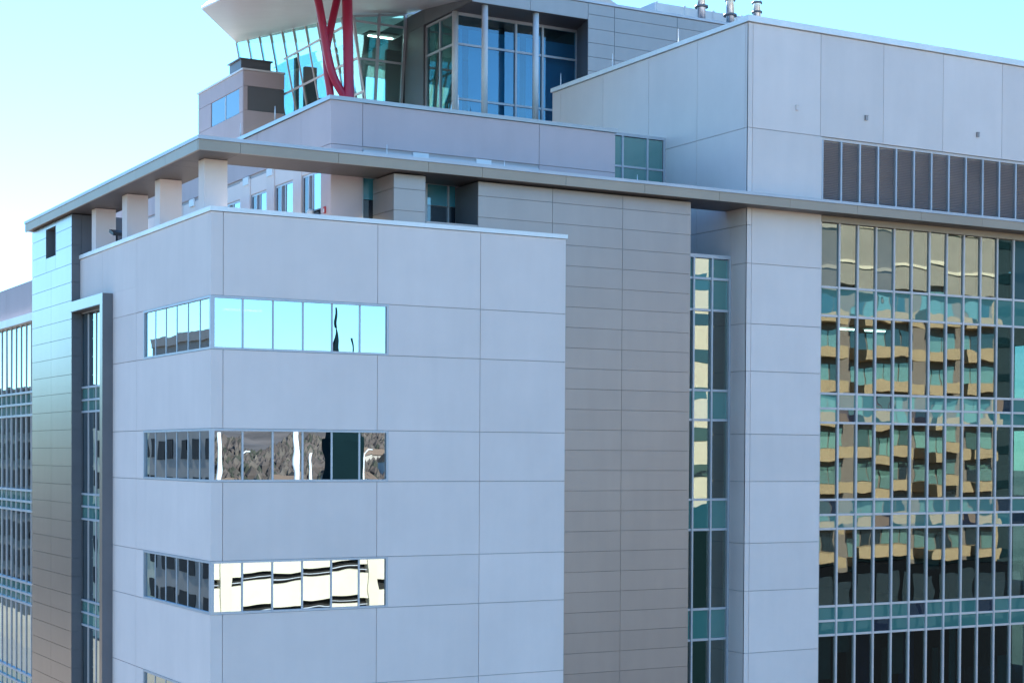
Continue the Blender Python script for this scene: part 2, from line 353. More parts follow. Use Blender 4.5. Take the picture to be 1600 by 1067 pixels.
# --- metal pylon at the far left
PY = boxes("metal_pylon", [(-.3, 2.4, 15.87, 18.4, 0, 33.68), (-.3, 2.4, 20.0, 22.42, 0, 33.68), (-.3, 2.4, 18.4, 20.0, 0, 32.28),
                           (-.3, 2.4, 18.4, 20.0, 33.5, 33.68), (0.75, 2.4, 18.4, 20.0, 32.28, 33.5)], metal_dark, BLD, (-.3, 16, 0))
zj = [33.69] + [33.17 - .745 * k for k in range(0, 30)]
for i in range(len(zj) - 1):
    z1, z0 = zj[i], zj[i + 1]
    if z0 < 32.28 or z1 > 33.5:
        pass
    segs = [(15.85, 19.13), (19.13, 22.45)]
    if z0 < 33.5 and z1 > 32.28: segs = [(15.85, 18.4), (20.0, 22.45)]
    for a, b in segs: lpanel("metal_panel", a, b, z0, z1, -.35, metal_grey, PY, g=.008)
    if len(segs) == 2 and segs[0][1] == 18.4:
        if z0 < 32.28: lpanel("metal_panel", 18.4, 20.0, z0, 32.28, -.35, metal_grey, PY, g=.008)
        if z1 > 33.5: lpanel("metal_panel", 18.4, 20.0, 33.5, z1, -.35, metal_grey, PY, g=.008)
boxes("lower_cladding", [(-.35, -.3, 15.86, 22.44, 0, zj[-1])], metal_grey, PY)
# side of the pylon that faces the street, in panels; dark tone stands in for darker reflections
for i in range(len(zj) - 1):
    box("metal_panel", (-.335, .05, 15.845, 15.868, zj[i + 1] + .01, zj[i] - .01), metal_dark, PY)
box("metal_panel", (.06, 2.4, 15.845, 15.868, 31, 33.66), metal_dark, PY)
box("trim", (-.36, .4, 18.395, 18.42, 32.28, 33.5), metal_dark, PY)

# --- grey metal wall right of the bay
GWC = [(9.93, 19.0, .2, 1.85, 0, 33.66), (6.63, 7.8, .2, 1.85, 30.8, 33.66), (7.8, 9.93, .2, 1.85, 30.8, 32.11)]
GW = boxes("metal_wall", GWC, metal_dark, BLD, (13, .2, 0))
zw = [33.67] + [33.165 - .745 * k for k in range(0, 33)]
for i in range(len(zw) - 1):
    z1, z0 = zw[i], zw[i + 1]
    if z0 > 31.4:
        fpanel("metal_panel", 6.58, 7.8, z0, z1, .15, metal_matt, GW, g=.007)
        for a, b in ((9.87, 12.93), (12.93, 15.96), (15.96, 19.05)): fpanel("metal_panel", a, b, z0, z1, .15, metal_matt, GW, g=.007)
        box("reveal_panel", (6.58, 6.629, .202, 1.85, z0 + .009, z1 - .009), metal_matt, GW)
    else:
        for a, b in ((13.44, 15.96), (15.96, 19.05)): fpanel("metal_panel", a, b, z0, z1, .15, metal_matt, GW, g=.007)
fpanel("metal_panel", 7.8, 9.87, 31.68, 32.13, .15, metal_matt, GW, g=.007)
box("reveal_panel", (9.87, 9.929, .202, 1.85, 32.13, 33.66), metal_dark, GW)
boxes("lower_cladding", [(13.44, 19.05, .15, .199, 0, zw[-1])], metal_matt, GW)
box("end_cladding", (19.001, 19.05, .202, 1.85, 0, 33.66), metal_matt, GW)

# --- roof canopy: ring along both faces
CP = boxes("roof_canopy", [(-.52, 46, -.42, 1.8, 33.74, 34.1), (-.52, 1.2, 1.801, 22.6, 33.74, 34.1)], metal_dark, BLD, (0, 0, 33.7))
CANX = [-.6, .81, 4.24, 7.59, 9.69, 13.1, 16.5, 19.9, 23.3, 26.7, 30.1, 33.5, 36.9, 40.3, 43.7, 46]
CANY = [-.5, 2.9, 6.3, 9.7, 13.1, 16.5, 19.9, 22.7]
for a, b in zip(CANX, CANX[1:]):
    box("fascia_panel", (a + .006, b - .006, -.5, -.42, 33.70, 34.04), beige_metal, CP)
    box("soffit_panel", (a + .006, b - .006, -.41, 1.78, 33.715, 33.739), soffit_m, CP)
for a, b in zip(CANY, CANY[1:]):
    box("fascia_panel", (-.6, -.52, a + (.085 if a < 0 else .006), b - .006, 33.70, 34.04), beige_metal, CP)
    box("soffit_panel", (-.51, 1.19, max(a, 1.8) + .006, b - .006, 33.715, 33.739), soffit_m, CP)
boxes("flashing", [(-.63, 46, -.54, 1.8, 34.045, 34.16), (-.63, 1.2, 1.801, 22.73, 34.045, 34.16)], alu, CP)
# --- canopy columns
for y0, y1 in ((.98, 1.55), (5.7, 6.27), (9.66, 10.3), (13.9, 14.5)):
    c = boxes("column", [(.1, .9, y0, y1, 30.85, 33.70)], concrete, BLD, (.5, y0, 30.85))

# --- set-back penthouse wall (lilac precast)
PA = boxes("penthouse_wall", [(5.05, 16.7, 1.96, 2.3, 33.85, 36.3), (5.05, 6.2, 1.96, 2.3, 30.8, 33.849), (9.95, 16.7, 1.96, 2.3, 30.8, 33.849),
                              (5.05, 5.4, 2.301, 40, 34.05, 36.3), (16.35, 16.7, 2.301, 20, 30.8, 36.3), (5.05, 5.4, 2.301, 2.8, 30.8, 34.05),
                              (5.05, 5.4, 4.6, 5.4, 30.8, 34.05), (5.05, 5.4, 7.25, 8.05, 30.8, 34.05), (5.05, 5.4, 9.8, 10.9, 30.8, 34.05), (5.05, 5.4, 12.9, 15.8, 30.8, 34.05),
                              (5.05, 5.4, 18, 40, 30.8, 34.05)], joint, BLD, (5, 2, 30.85))
for a, b, z0, z1 in ((6.2, 13.38, 34.82, 36.335), (13.38, 16.75, 34.82, 36.335), 
                     (13.38, 16.75, 30.86, 34.82), (9.95, 13.38, 30.86, 33.9)):
    fpanel("concrete_panel", a, b, z0, z1, 1.9, concrete_lilac, PA)
fpanel("concrete_panel", 6.2, 13.38, 33.9, 34.72, 1.93, concrete_lilac, PA, th=.03)
for a in (8.16, 10.72): box("pale_block", (a, a + .62, 1.87, 1.93, 34.5, 34.80), white_m, PA)
box("ledge", (6.22, 13.36, 1.885, 1.93, 34.60, 34.70), alu, PA)
# left flank of the penthouse
corner = boxes("concrete_panel", [(4.99, 5.04, 1.951, 4.6, 34.82, 36.335), (4.99, 6.2 - G, 1.9, 1.95, 34.82, 36.335), (4.99, 5.04, 1.951, 2.78, 30.86, 34.80), (4.99, 6.2 - G, 1.9, 1.95, 30.86, 34.80)], concrete_lilac, PA)
for a, b in ((4.6, 9.0), (9.0, 13.4), (13.4, 17.8), (17.8, 22.2), (22.2, 27), (27, 32), (32, 40)): lpanel("concrete_panel", a, b, 34.82, 36.335, 4.99, concrete_lilac, PA)
for a, b in ((4.6, 5.4), (7.25, 8.05), (9.8, 10.9), (12.9, 15.8), (18, 24), (24, 32), (32, 40)): lpanel("concrete_panel", a, b, 30.86, 34.72, 4.99, concrete, PA)
for a, b in ((2.8, 4.6), (5.4, 7.25), (8.05, 9.8), (10.9, 12.9), (15.8, 18.0)): lpanel("concrete_panel", a, b, 34.06, 34.70, 5.02, concrete, PA, th=.03)
for a in (4.7, 7.35, 9.9, 13.2, 16.4): box("pale_block", (4.95, 5.02, a, a + .6, 34.5, 34.80), white_m, PA)
boxes("coping", [(4.92, 16.82, 1.84, 2.4, 36.34, 36.48), (4.92, 5.5, 2.401, 40, 36.34, 36.48)], metal_grey, PA)
boxes("penthouse_roof", [(5.5, 16.6, 2.4, 24, 35.7, 35.9)], roofing, BLD)
for y0, y1 in ((2.8, 4.6), (5.4, 7.25), (8.05, 9.8), (10.9, 12.9), (15.8, 18.0)):
    wn = boxes("tall_window", [(5.06, 5.2, y0, y1, 33.98, 34.05), (5.06, 5.2, y0, y0 + .06, 30.86, 33.98), (5.06, 5.2, y1 - .06, y1, 30.86, 33.98), (5.05, 5.2, (y0 + y1) / 2 - .1, (y0 + y1) / 2 - .02, 30.86, 33.98),
                               (5.05, 5.2, y1 - .62, y1 - .54, 30.86, 33.98)], alu, BLD, (5.1, y0, 31))
    mid = (y0 + y1) / 2 - .06
    box("window_pane", (5.075, 5.085, y0 + .05, mid - .03, 30.9, 33.99), glass_mirror, wn, tilt=.002)
    box("window_pane", (5.18, 5.19, mid + .03, y1 - .61, 30.9, 33.99), glass_mirror, wn, tilt=.002)
    box("window_pane", (5.075, 5.085, y1 - .55, y1 - .05, 30.9, 33.99), spandrel_dark, wn)
boxes("interior_wall", [(8.2, 8.4, 2.4, 24, 30.8, 35.6)], inner_wall, BLD)
# window behind the openings of the metal wall
TW = boxes("terrace_window", [(6.2, 9.95, 1.98, 2.1, 33.74, 33.85), (6.2, 9.95, 1.98, 2.1, 30.9, 31.0), (9.6, 9.66, 1.96, 2.1, 31, 33.74), (6.2, 6.26, 1.96, 2.1, 31, 33.74), (8.7, 8.78, 1.96, 2.1, 31, 33.74)], alu, BLD, (8, 2, 31))
for a, b in ((6.22, 8.73), (8.75, 9.63), (9.63, 9.94)):
    box("window_pane", (a, b, 2.03, 2.04, 31, 32.98), spandrel_dark, TW)
    box("upper_pane", (a, b, 2.03, 2.04, 33.0, 33.76), span_blue, TW)
box("window_glow_strip", (6.1, 6.9, 1.80, 1.95, 32.10, 32.24), lamp_mat("glow_strip_emission", (1, .86, .5), 1.2), TW)  # emission paints in the glow of a yellow-lit thing inside the window

# --- tall corner tower
CT = boxes("corner_tower", [(21.95, 46, .46, .9, 36.86, 40.9), (21.95, 25.6, .46, .9, 0, 36.859), (25.6, 46, .46, .9, 33.5, 34.3),
                            (21.95, 22.4, .901, 15.2, 30.8, 40.9), (21.95, 22.4, .901, 1.9, 0, 30.79), (22.4, 46, 14.8, 15.2, 30.8, 40.9)], joint, BLD, (22, .4, 0))
TX = [22.13, 25.52, 28.82, 32.1, 35.5, 38.9, 42.3, 46]
for a, b in zip(TX, TX[1:]): fpanel("concrete_panel", a, b, 36.83, 40.9, .4, concrete, CT)
TZ = [36.83, 33.05, 31.56, 29.21, 27.36, 24.9, 23.05, 20.63, 18.76, 16.33, 14.45, 12.0, 10.1, 7.7]
for i in range(len(TZ) - 1):
    if i: fpanel("concrete_panel", 22.13, 25.62, TZ[i + 1], TZ[i] if i > 1 else 36.83, .4, concrete, CT)
    boxes("concrete_panel", [(21.9, 21.949, .401, .58 if i == 0 else 1.46, TZ[i + 1] + G, TZ[i] - G), (21.9, 22.13 - G, .4 - .001, .449, TZ[i + 1] + G, TZ[i] - G)], concrete, CT, (21.9, .4, TZ[i]))
boxes("concrete_panel", [(21.9, 21.949, .401, .58 - G, 36.84, 40.89), (21.9, 22.13 - G, .399, .449, 36.84, 40.89)], concrete, CT, (21.9, .4, 38))
TY = [.58, 3.77, 7.29, 10.88, 14.51, 15.26]
for a, b in zip(TY, TY[1:]):
    lpanel("concrete_panel", a, b, 36.83, 40.9, 21.9, concrete, CT); 
    lpanel("concrete_panel", a, b, 33.05, 36.83, 21.9, concrete, CT)
    lpanel("concrete_panel", a if a > 1 else 1.46, b, 30.8, 33.05, 21.9, concrete, CT)
boxes("coping", [(21.82, 46, .30, 1.0, 40.92, 41.16), (21.82, 22.5, 1.001, 15.3, 40.92, 41.10)], coping_m, CT)
boxes("tower_roof", [(22.4, 46, .9, 14.8, 40.2, 40.4)], roofing, BLD)
boxes("lower_wall", [(21.9, 25.62, .4, .455, 0, 7.68)], concrete, CT)
# louvre bank
CX = [25.70 + .975 * k for k in range(21)]
LB = boxes("louver_bank", [(25.62, 46, .47, .6, 36.72, 36.83), (25.62, 46, .44, .6, 34.22, 34.33), (25.62, 46, .62, .7, 34.3, 36.8)], alu_warm, BLD, (30, .5, 34.3))
for k, x in enumerate(CX):
    box("louver_mullion", (x - .04, x + .04, .45, .6, 34.33, 36.72), alu, LB)
    if k < 20:
        V, F = [], []
        nb = 34
        for j in range(nb):
            z = 34.36 + j * (2.34 / nb)
            q = len(V); V += [(x + .05, .47, z), (x + .925, .47, z), (x + .925, .60, z + .055), (x + .05, .60, z + .055),
                              (x + .05, .47, z - .008), (x + .925, .47, z - .008)]
            F += [(q, q + 1, q + 2, q + 3), (q, q + 4, q + 5, q + 1)]
        lv = mesh_obj("louver", V, F, louvre_m, LB, (x + .5, .5, 35.5))
# curtain wall
CW = boxes("curtain_wall", [(25.63, 46, .41, .72, 33.45, 33.69)], beige_metal, BLD, (25.7, .5, 20))
TR = [33.45, 30.86, 29.71, 26.58, 25.98, 25.41, 22.30, 21.69, 21.12, 17.99, 17.40, 16.82, 13.69, 13.1, 12.52, 9.4, 8.8, 8.2, 0.3]
SP = {(30.86, 29.71)}
for i, z in enumerate(TR[:-1]):
    box("transom", (25.63, 46, .53, .66, z - .045, z + .045), alu_warm, CW) if i else None
for x in CX: box("mullion", (x - .04, x + .04, .51, .66, .2, 33.45), alu_warm, CW)
box("edge_mullion", (25.621, 25.64, .43, .66, .2, 33.45), alu_warm, CW)
random.seed(11)
for i in range(len(TR) - 1):
    z1, z0 = TR[i], TR[i + 1]
    for k in range(20):
        a, b = CX[k] + .03, CX[k + 1] - .03
        if (z1, z0) in SP: m = spandrel_teal
        elif z1 - z0 < 1: m = spandrel_teal if random.random() < .72 else spandrel_dark
        else: m = glass_teal
        if i == 0 and k in (0, 3, 11): m = span_grey
        box("glass_pane" if m in (glass_teal, span_grey) else "spandrel_pane", (a, b, .58, .59, z0 + .03, z1 - .03), m, CW, tilt=0.002)
        if m is glass_teal and 7 < z0 < 17:
            v = random.random()
            if v < .45:
                dd = random.choice((.8, 1.2, 2.2)); ww = random.choice((.35, .6, .86))
                box("interior_screen", (a, a + ww, dd, dd + .02, z0 + .05, z1 - random.choice((.1, .1, .9, 1.6))), random.choice((navy, teal_fab, taupe_fab, taupe_fab, blue_fab)), CW)
        if m is glass_teal and z0 > 7:
            u = random.random()
            hb = (z1 - z0) - .1
            if i == 0: u = (0.95 if k in (0, 3, 11) else 0.1)
            if u < (.9 if i == 0 else .22):
                hh = hb if i == 0 else hb * random.choice((.25, .4, .6))
                box("roller_blind", (a + .02, b - .02, .78, .79, z1 - hh, z1 - .06), blind_warm, CW)
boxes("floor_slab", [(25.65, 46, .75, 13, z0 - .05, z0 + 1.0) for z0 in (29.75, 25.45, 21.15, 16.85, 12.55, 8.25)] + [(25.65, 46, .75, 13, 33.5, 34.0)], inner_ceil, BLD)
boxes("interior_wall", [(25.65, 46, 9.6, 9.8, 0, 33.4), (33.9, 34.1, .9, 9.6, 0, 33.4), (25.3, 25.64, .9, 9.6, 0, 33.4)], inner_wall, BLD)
boxes("blue_partition", [(28.6, 29.6, 1.6, 1.7, 14.0, 16.6)], blue_fab, BLD)
for b in ((30.3, 31.3, 4.8, 4.92, 29.6, 29.66), (31.9, 33.0, 4.8, 4.92, 29.6, 29.66), (34.4, 35.3, 7.6, 7.72, 29.6, 29.66), (29.5, 30.5, 3, 3.1, 21.06, 21.1), (27, 28, 5, 5.1, 25.35, 25.4)):
    boxes("ceiling_light", [b], lamp_white, BLD)
# glazing strip in the recess between metal wall and tower
GS = boxes("glazing_strip", [(19.06, 21.89, 1.40, 1.62, 31.78, 31.92)] + [(19.06, 21.89, 1.42, 1.58, z - .045, z + .045) for z in (30.98, 29.75, 26.61, 25.45, 22.33, 21.15, 18.03, 16.83, 13.7, 12.5)]
           + [(x - .04, x + .04, 1.39, 1.58, .2, 31.78) for x in (20.12, 21.0)] + [(21.80, 21.89, 1.38, 1.58, .2, 31.78)], alu, BLD, (20, 1.46, 20))
gz = [31.78, 30.98, 29.75, 26.61, 25.45, 22.33, 21.15, 18.03, 16.83, 13.7, 12.5, .2]
for i in range(11):
    m = spandrel_teal if gz[i] - gz[i + 1] < 1.3 else glass_teal
    for a, b in ((19.1, 20.1), (20.14, 20.98), (21.02, 21.8)):
        box("spandrel_pane" if m is spandrel_teal else "glass_pane", (a, b, 1.50, 1.51, gz[i + 1] + .03, gz[i] - .03), m, GS, tilt=.0025)
boxes("interior_wall", [(19.06, 21.9, 4.5, 4.7, 0, 31.0)], inner_wall, BLD)
boxes("roof_slab", [(19.06, 21.88, 1.63, 4.6, 31.3, 31.7)], inner_ceil, BLD)
# glazed link in front of the tower flank
GL = boxes("glazed_link", [(17.6, 21.89, 6.0, 9.5, 37.2, 37.32), (21.80, 21.89, 6.0, 6.15, 30.8, 37.2)] + [(17.6, 21.80, 6.0, 6.12, z - .04, z + .04) for z in (35.95, 34.3)]
           + [(x - .04, x + .04, 5.98, 6.12, 30.8, 37.2) for x in (18.6, 19.77, 21.0)], alu, BLD, (20, 6, 31))
for a, b in ((17.6, 18.6), (18.6, 19.77), (19.77, 21.0), (21.0, 21.8)):
    for z0, z1 in ((35.95, 37.2), (34.3, 35.95), (30.9, 34.3)):
        box("spandrel_pane", (a + .03, b - .03, 6.05, 6.06, z0 + .03, z1 - .03), spandrel_teal, GL, tilt=.001)
boxes("link_body", [(17.6, 21.88, 6.5, 9.4, 30.8, 37.1)], inner_wall, BLD)

# --- upper glass pavilion
UPC = [(18.62, 40, 17.05, 34, 45.16, 45.9), (25.62, 40, 17.05, 34, 37, 45.159), (18.62, 19.2, 22.1, 24.2, 39, 45.159), (18.62, 24.97, 17.1, 34, 39.6, 39.9)]
UP = boxes("upper_pavilion", UPC, metal_dark, BLD, (19, 17, 40))
uz = [45.9] + [45.37 - .68 * k for k in range(0, 9)]
for i in range(len(uz) - 1):
    for a, b in ((24.92, 26.44), (26.44, 30.16), (30.16, 33.9), (33.9, 37.6), (37.6, 40)):
        fpanel("metal_panel", a, b, uz[i + 1], uz[i], 17.0, metal_matt, UP, g=.01)
for a, b in ((18.57, 21.7), (21.7, 24.92)): fpanel("metal_panel", a, b, 45.10, 45.9, 17.0, metal_matt, UP, g=.008)
for a, b in ((17.051, 19.5), (19.5, 22.0), (22.0, 24.2)): lpanel("metal_panel", a, b, 45.12, 45.9, 18.57, metal_dark, UP, g=.008)
lpanel("metal_panel", 22.08, 24.2, 39, 45.12, 18.57, metal_dark, UP, g=.008)
box("soffit_panel", (18.63, 25.6, 17.06, 19.0, 45.101, 45.158), soffit_m, UP)
prism("reveal_panel", [(24.92, 17.051), (25.62, 17.051), (25.62, 19.2), (25.56, 19.2)], 38, 45.10, metal_dark, UP)
boxes("coping", [(18.5, 40.1, 16.92, 17.4, 45.91, 46.03)], alu, UP)
PG = boxes("pavilion_glazing", [(18.75, 25.54, 18.97, 19.1, 44.96, 45.1), (18.75, 25.54, 18.97, 19.1, 43.55, 43.65), (18.75, 25.54, 18.97, 19.1, 40.95, 41.05)]
           + [(x - .05, x + .05, 18.93, 19.1, 39.9, 44.96) for x in (22.03, 23.53, 25.5)]
           + [(18.70, 18.80, 19.101, 22.07, z - .05, z + .05) for z in (45.05, 43.6)] + [(18.68, 18.80, y - .05, y + .05, 39.9, 45.0) for y in (20.54, 22.03)], alu, BLD, (19, 19, 40))
px = [18.8, 22.03, 23.53, 25.5]
for a, b in zip(px, px[1:]):
    for z0, z1 in ((39.9, 41), (41, 43.6), (43.6, 45)): box("glass_pane", (a + .03, b - .03, 19.02, 19.03, z0 + .03, z1 - .03), glass_blue, PG, tilt=.0015)
for a, b in ((19.12, 20.54), (20.54, 22.0)):
    for z0, z1 in ((39.9, 43.6), (43.6, 45)): box("glass_pane", (18.74, 18.75, a + .03, b - .03, z0 + .03, z1 - .03), glass_clear, PG, tilt=.0015)
for a, b in ((18.95, 19.31), (19.66, 22.49), (22.85, 25.62)): box("roller_blind", (a, b, 19.4, 19.42, 39.95, 44.45), blind_blue, PG)
for x, y in ((18.72, 19.0), (19.43, 17.35), (22.2, 17.35)):
    tube("pavilion_column", [(x, y, 39.9), (x, y, 45.1)], .15, white_m, UP, seg=16)
boxes("interior_wall", [(18.9, 25, 27, 27.2, 39.9, 45)], inner_wall, BLD)

# --- slanted glass lantern with tilted roof
def zroof(x, y): return 45.68 + .134 * (x - 15.37) + .12 * (y - 24.01)
def gx(z): return 15.45 - .20 * (z - 46.6)         # left face leans out
def gy(z): return 24.0 - .11 * (z - 46.0)          # front face leans out
SGZ = empty("slanted_glazing", (15.4, 24, 40), parent=BLD)
ZL = 39.9
def lp(y, z): return (gx(z), y, z)
def fp(x, z): return (x, gy(z), z)
def quadbox(name, pts, n, th, mat, parent):
    n = Vector(n); V = [Vector(p) for p in pts]; V += [v + n * th for v in V]
    return mesh_obj(name, V, [(3, 2, 1, 0), (4, 5, 6, 7), (0, 1, 5, 4), (1, 2, 6, 5), (2, 3, 7, 6), (3, 0, 4, 7)], mat, parent)
ly = [24.15, 25.3, 26.6, 28.2, 29.7, 31.3, 32.8, 34.4, 36.0, 37.7, 39.45]
def zt(y): return zroof(gx(46.3), y) - .03
rows = [ZL, 42.05, 43.66, 45.36]
for a, b in zip(ly, ly[1:]):
    rr = rows + [99]
    for z0, z1 in zip(rr, rr[1:]):
        za, zb = min(z1, zt(a)), min(z1, zt(b))
        if za - z0 < .05: continue
        quadbox("glass_pane", [lp(a + .02, z0), lp(a + .02, za), lp(b - .02, zb), lp(b - .02, z0)], (1, 0, .2), .01, glass_clear, SGZ)
for y in ly:
    quadbox("mullion", [lp(y - .04, ZL), lp(y - .04, zt(y)), lp(y + .04, zt(y)), lp(y + .04, ZL)], (-1, 0, -.2), .06, alu_warm, SGZ)
for z in (42.05, 43.66):
    quadbox("transom", [lp(24.15, z - .05), lp(24.15, z + .05), lp(39.45, z + .05), lp(39.45, z - .05)], (-1, 0, -.2), .05, alu_warm, SGZ)
quadbox("transom", [lp(24.15, 45.31), lp(24.15, 45.41), lp(33.2, 45.41), lp(33.2, 45.31)], (-1, 0, -.2), .05, alu_warm, SGZ)
fx = [15.3, 17.06, 18.50]
frows = [ZL, 42.0, 43.64, 45.40, 99]
for a, b in zip(fx, fx[1:]):
    for z0, z1 in zip(frows, frows[1:]):
        za = min(z1, zroof(a, 24) - .03); zb = min(z1, zroof(b, 24) - .03)
        aa = [gx(z) if a < 15.5 else a for z in (z0, za)]
        quadbox("glass_pane", [(aa[0] + .02, gy(z0), z0), (b - .02, gy(z0), z0), (b - .02, gy(zb), zb), (aa[1] + .02, gy(za), za)], (0, 1, .11), .01, glass_clear, SGZ)
for x in (17.06, 18.50):
    z1 = zroof(x, 24)
    quadbox("mullion", [fp(x - .07, ZL), fp(x + .07, ZL), fp(x + .07, z1), fp(x - .07, z1)], (0, -1, -.11), .09, alu, SGZ)
quadbox("mullion", [(gx(ZL) - .05, gy(ZL), ZL), (gx(ZL) + .08, gy(ZL), ZL), (gx(45.6) + .08, gy(45.6), 45.6), (gx(45.6) - .05, gy(45.6), 45.6)], (0, -1, -.11), .09, alu, SGZ)
for z in (43.64, 45.40):
    quadbox("transom", [fp(gx(z), z - .05), fp(18.5, z - .05), fp(18.5, z + .05), fp(gx(z), z + .05)], (0, -1, -.11), .07, alu, SGZ)
# head beam under the roof on the front
quadbox("transom", [fp(gx(45.5), 45.55), fp(18.5, 46.0), fp(18.5, 46.1), fp(gx(45.5), 45.66)], (0, -1, -.11), .08, alu, SGZ)
# interior of the lantern
boxes("lantern_floor", [(16.2, 30, 24.2, 39.5, 39.6, 39.9)], inner_ceil, BLD)
boxes("interior_column", [(18.6, 18.9, 30, 30.3, 39.9, 46), (17.5, 17.7, 36, 36.3, 39.9, 46.5), (21.5, 21.8, 36, 36.3, 39.9, 46.5)], metal_dark, BLD)
boxes("interior_wall", [(20.0, 22.5, 28, 28.3, 39.9, 45.2), (17.2, 17.9, 33.9, 34.2, 39.9, 45.3), (19.5, 20.2, 38.0, 38.3, 39.9, 44.6)], inner_wall, BLD)
boxes("ceiling_panel", [(17.0, 21.5, 25.0, 30.0, 45.25, 45.31)], inner_wall, BLD)
boxes("ceiling_light", [(17.2, 18.55, 25.55, 25.65, 45.16, 45.21)], lamp_white, BLD)
fm, N_, L_ = newmat("frosted_glass"); o_ = N_.new("ShaderNodeOutputMaterial"); m_ = N_.new("ShaderNodeMixShader"); m_.inputs[0].default_value = .5
t_ = N_.new("ShaderNodeBsdfTranslucent"); t_.inputs[0].default_value = (.85, .9, .88, 1); d_ = N_.new("ShaderNodeBsdfDiffuse"); d_.inputs[0].default_value = (.8, .85, .83, 1)
L_.new(t_.outputs[0], m_.inputs[1]); L_.new(d_.outputs[0], m_.inputs[2]); L_.new(m_.outputs[0], o_.inputs[0])
for a, b, h in ((19.0, 20.6, 43.2), (20.8, 22.4, 43.4), (22.7, 24.3, 42.9), (24.6, 27.0, 43.3)):
    box("frosted_screen", (a, b, 39.2, 39.24, 39.92, h), fm, BLD)
# tilted roof with knife edge
rp = [(15.43, 39.85), (7.22, 22.05), (6.2, 13.5), (7.2, 9.5), (18.56, 9.5), (18.56, 24.2), (32, 24.2), (32, 39.85)]
V = [(x, y, zroof(x, y)) for x, y in rp]
cx_ = sum(p[0] for p in rp) / 8; cy_ = sum(p[1] for p in rp) / 8
inn = [(cx_ + (x - cx_) * .9, cy_ + (y - cy_) * .9) for x, y in rp]
V += [(x, y, zroof(x, y) + .10) for x, y in rp] + [(x, y, zroof(x, y) + .9) for x, y in inn]
n = 8
F = [tuple(range(n - 1, -1, -1)), tuple(range(2 * n, 3 * n))] + [(i, (i + 1) % n, n + (i + 1) % n, n + i) for i in range(n)] + [(n + i, n + (i + 1) % n, 2 * n + (i + 1) % n, 2 * n + i) for i in range(n)]
mesh_obj("tilted_roof", V, F, white_roof, BLD)
# --- red raking columns
RC = empty("red_column_cluster", (11.4, 16, 39), parent=BLD)
def arc(pts, n=14):
    P = [Vector(p) for p in pts]; o = []
    for i in range(len(P) - 1):
        p0, p1, p2, p3 = P[max(i - 1, 0)], P[i], P[i + 1], P[min(i + 2, len(P) - 1)]
        for k in range(n):
            t = k / n
            o.append(.5 * ((2 * p1) + (p2 - p0) * t + (2 * p0 - 5 * p1 + 4 * p2 - p3) * t * t + (3 * p1 - p0 - 3 * p2 + p3) * t ** 3))
    o.append(P[-1]); return o
def top(x, y): return (x, y, zroof(x, y) + .05)
tube("red_column", arc([top(10.2, 16.0), (10.42, 16.0, 43.82), (10.93, 16.0, 41.3), (11.25, 16.0, 40.4), (11.65, 16.0, 39.8), (12.0, 16.0, 39.2), (12.1, 16, 37.5)]), .18, red_m, RC)
tube("red_column", arc([top(11.55, 16.45), (11.45, 16.4, 43.9), (11.02, 16.4, 41.9), (11.03, 16.4, 40.9), (11.2, 16.4, 39.75), (11.3, 16.4, 37.5)]), .17, red_m, RC)
tube("red_column", arc([top(11.8, 16.0), (11.76, 15.9, 44.0), (11.82, 15.9, 41.5), (11.86, 15.9, 39.7), (11.9, 15.9, 37.5)]), .23, red_m, RC)
boxes("base_plate", [(10.6, 12.6, 15.4, 17.0, 37.2, 37.5)], metal_dark, RC)
boxes("upper_deck", [(9, 18.5, 12, 24, 37.0, 37.2)], roofing, BLD)

# --- mechanical block left of the lantern
MB = boxes("mechanical_block", [(13.57, 15.8, 33.67, 40.9, 35.9, 44.55)], joint, BLD, (13.6, 33.6, 36))
BL_ = MB
def blk(y0, y1, z0, z1): lpanel("concrete_panel", y0, y1, z0, z1, 13.51, concrete_lilac, BL_)
blk(33.66, 40.93, 43.75, 44.62); blk(33.66, 34.2, 42.4, 43.75); blk(38.75, 40.93, 42.4, 43.75); blk(33.66, 40.93, 36, 42.4)
fpanel("concrete_panel", 13.51, 15.88, 43.80, 44.62, 33.6, concrete_lilac, BL_)
fpanel("concrete_panel", 13.51, 13.77, 42.5, 43.80, 33.6, concrete_lilac, BL_)
fpanel("concrete_panel", 13.51, 15.88, 36, 42.5, 33.6, concrete_lilac, BL_)
fpanel("dark_infill_panel", 13.77, 15.88, 42.5, 43.80, 33.63, metal_dark, BL_, th=.03)
boxes("coping", [(13.45, 15.9, 33.54, 34, 44.63, 44.72), (13.45, 13.8, 34.001, 41, 44.63, 44.72)], white_m, BL_)
bw = boxes("window", [(13.52, 13.57, 36.38, 36.46, 42.42, 43.73)], white_m, MB, (13.5, 36.4, 43))
for a, b in ((34.22, 36.38), (36.46, 38.73)): box("window_pane", (13.545, 13.55, a, b, 42.42, 43.73), glass("grey_blue_glass", 0.12, (.8, .95, 1), None, .002, opaque=(.12, .17, .22)) if a < 35 else MATS["grey_blue_glass"], bw)
ru = boxes("rooftop_unit", [(13.5, 15.2, 33.9, 35.7, 44.73, 45.25)], metal_dark, None, (13.5, 34, 44.73))
tag(ru, "small dark grey equipment box on the pale block under the tilted roof", "rooftop unit")
boxes("unit_lid", [(13.4, 15.3, 33.8, 35.8, 45.25, 45.31)], metal_dark, ru)

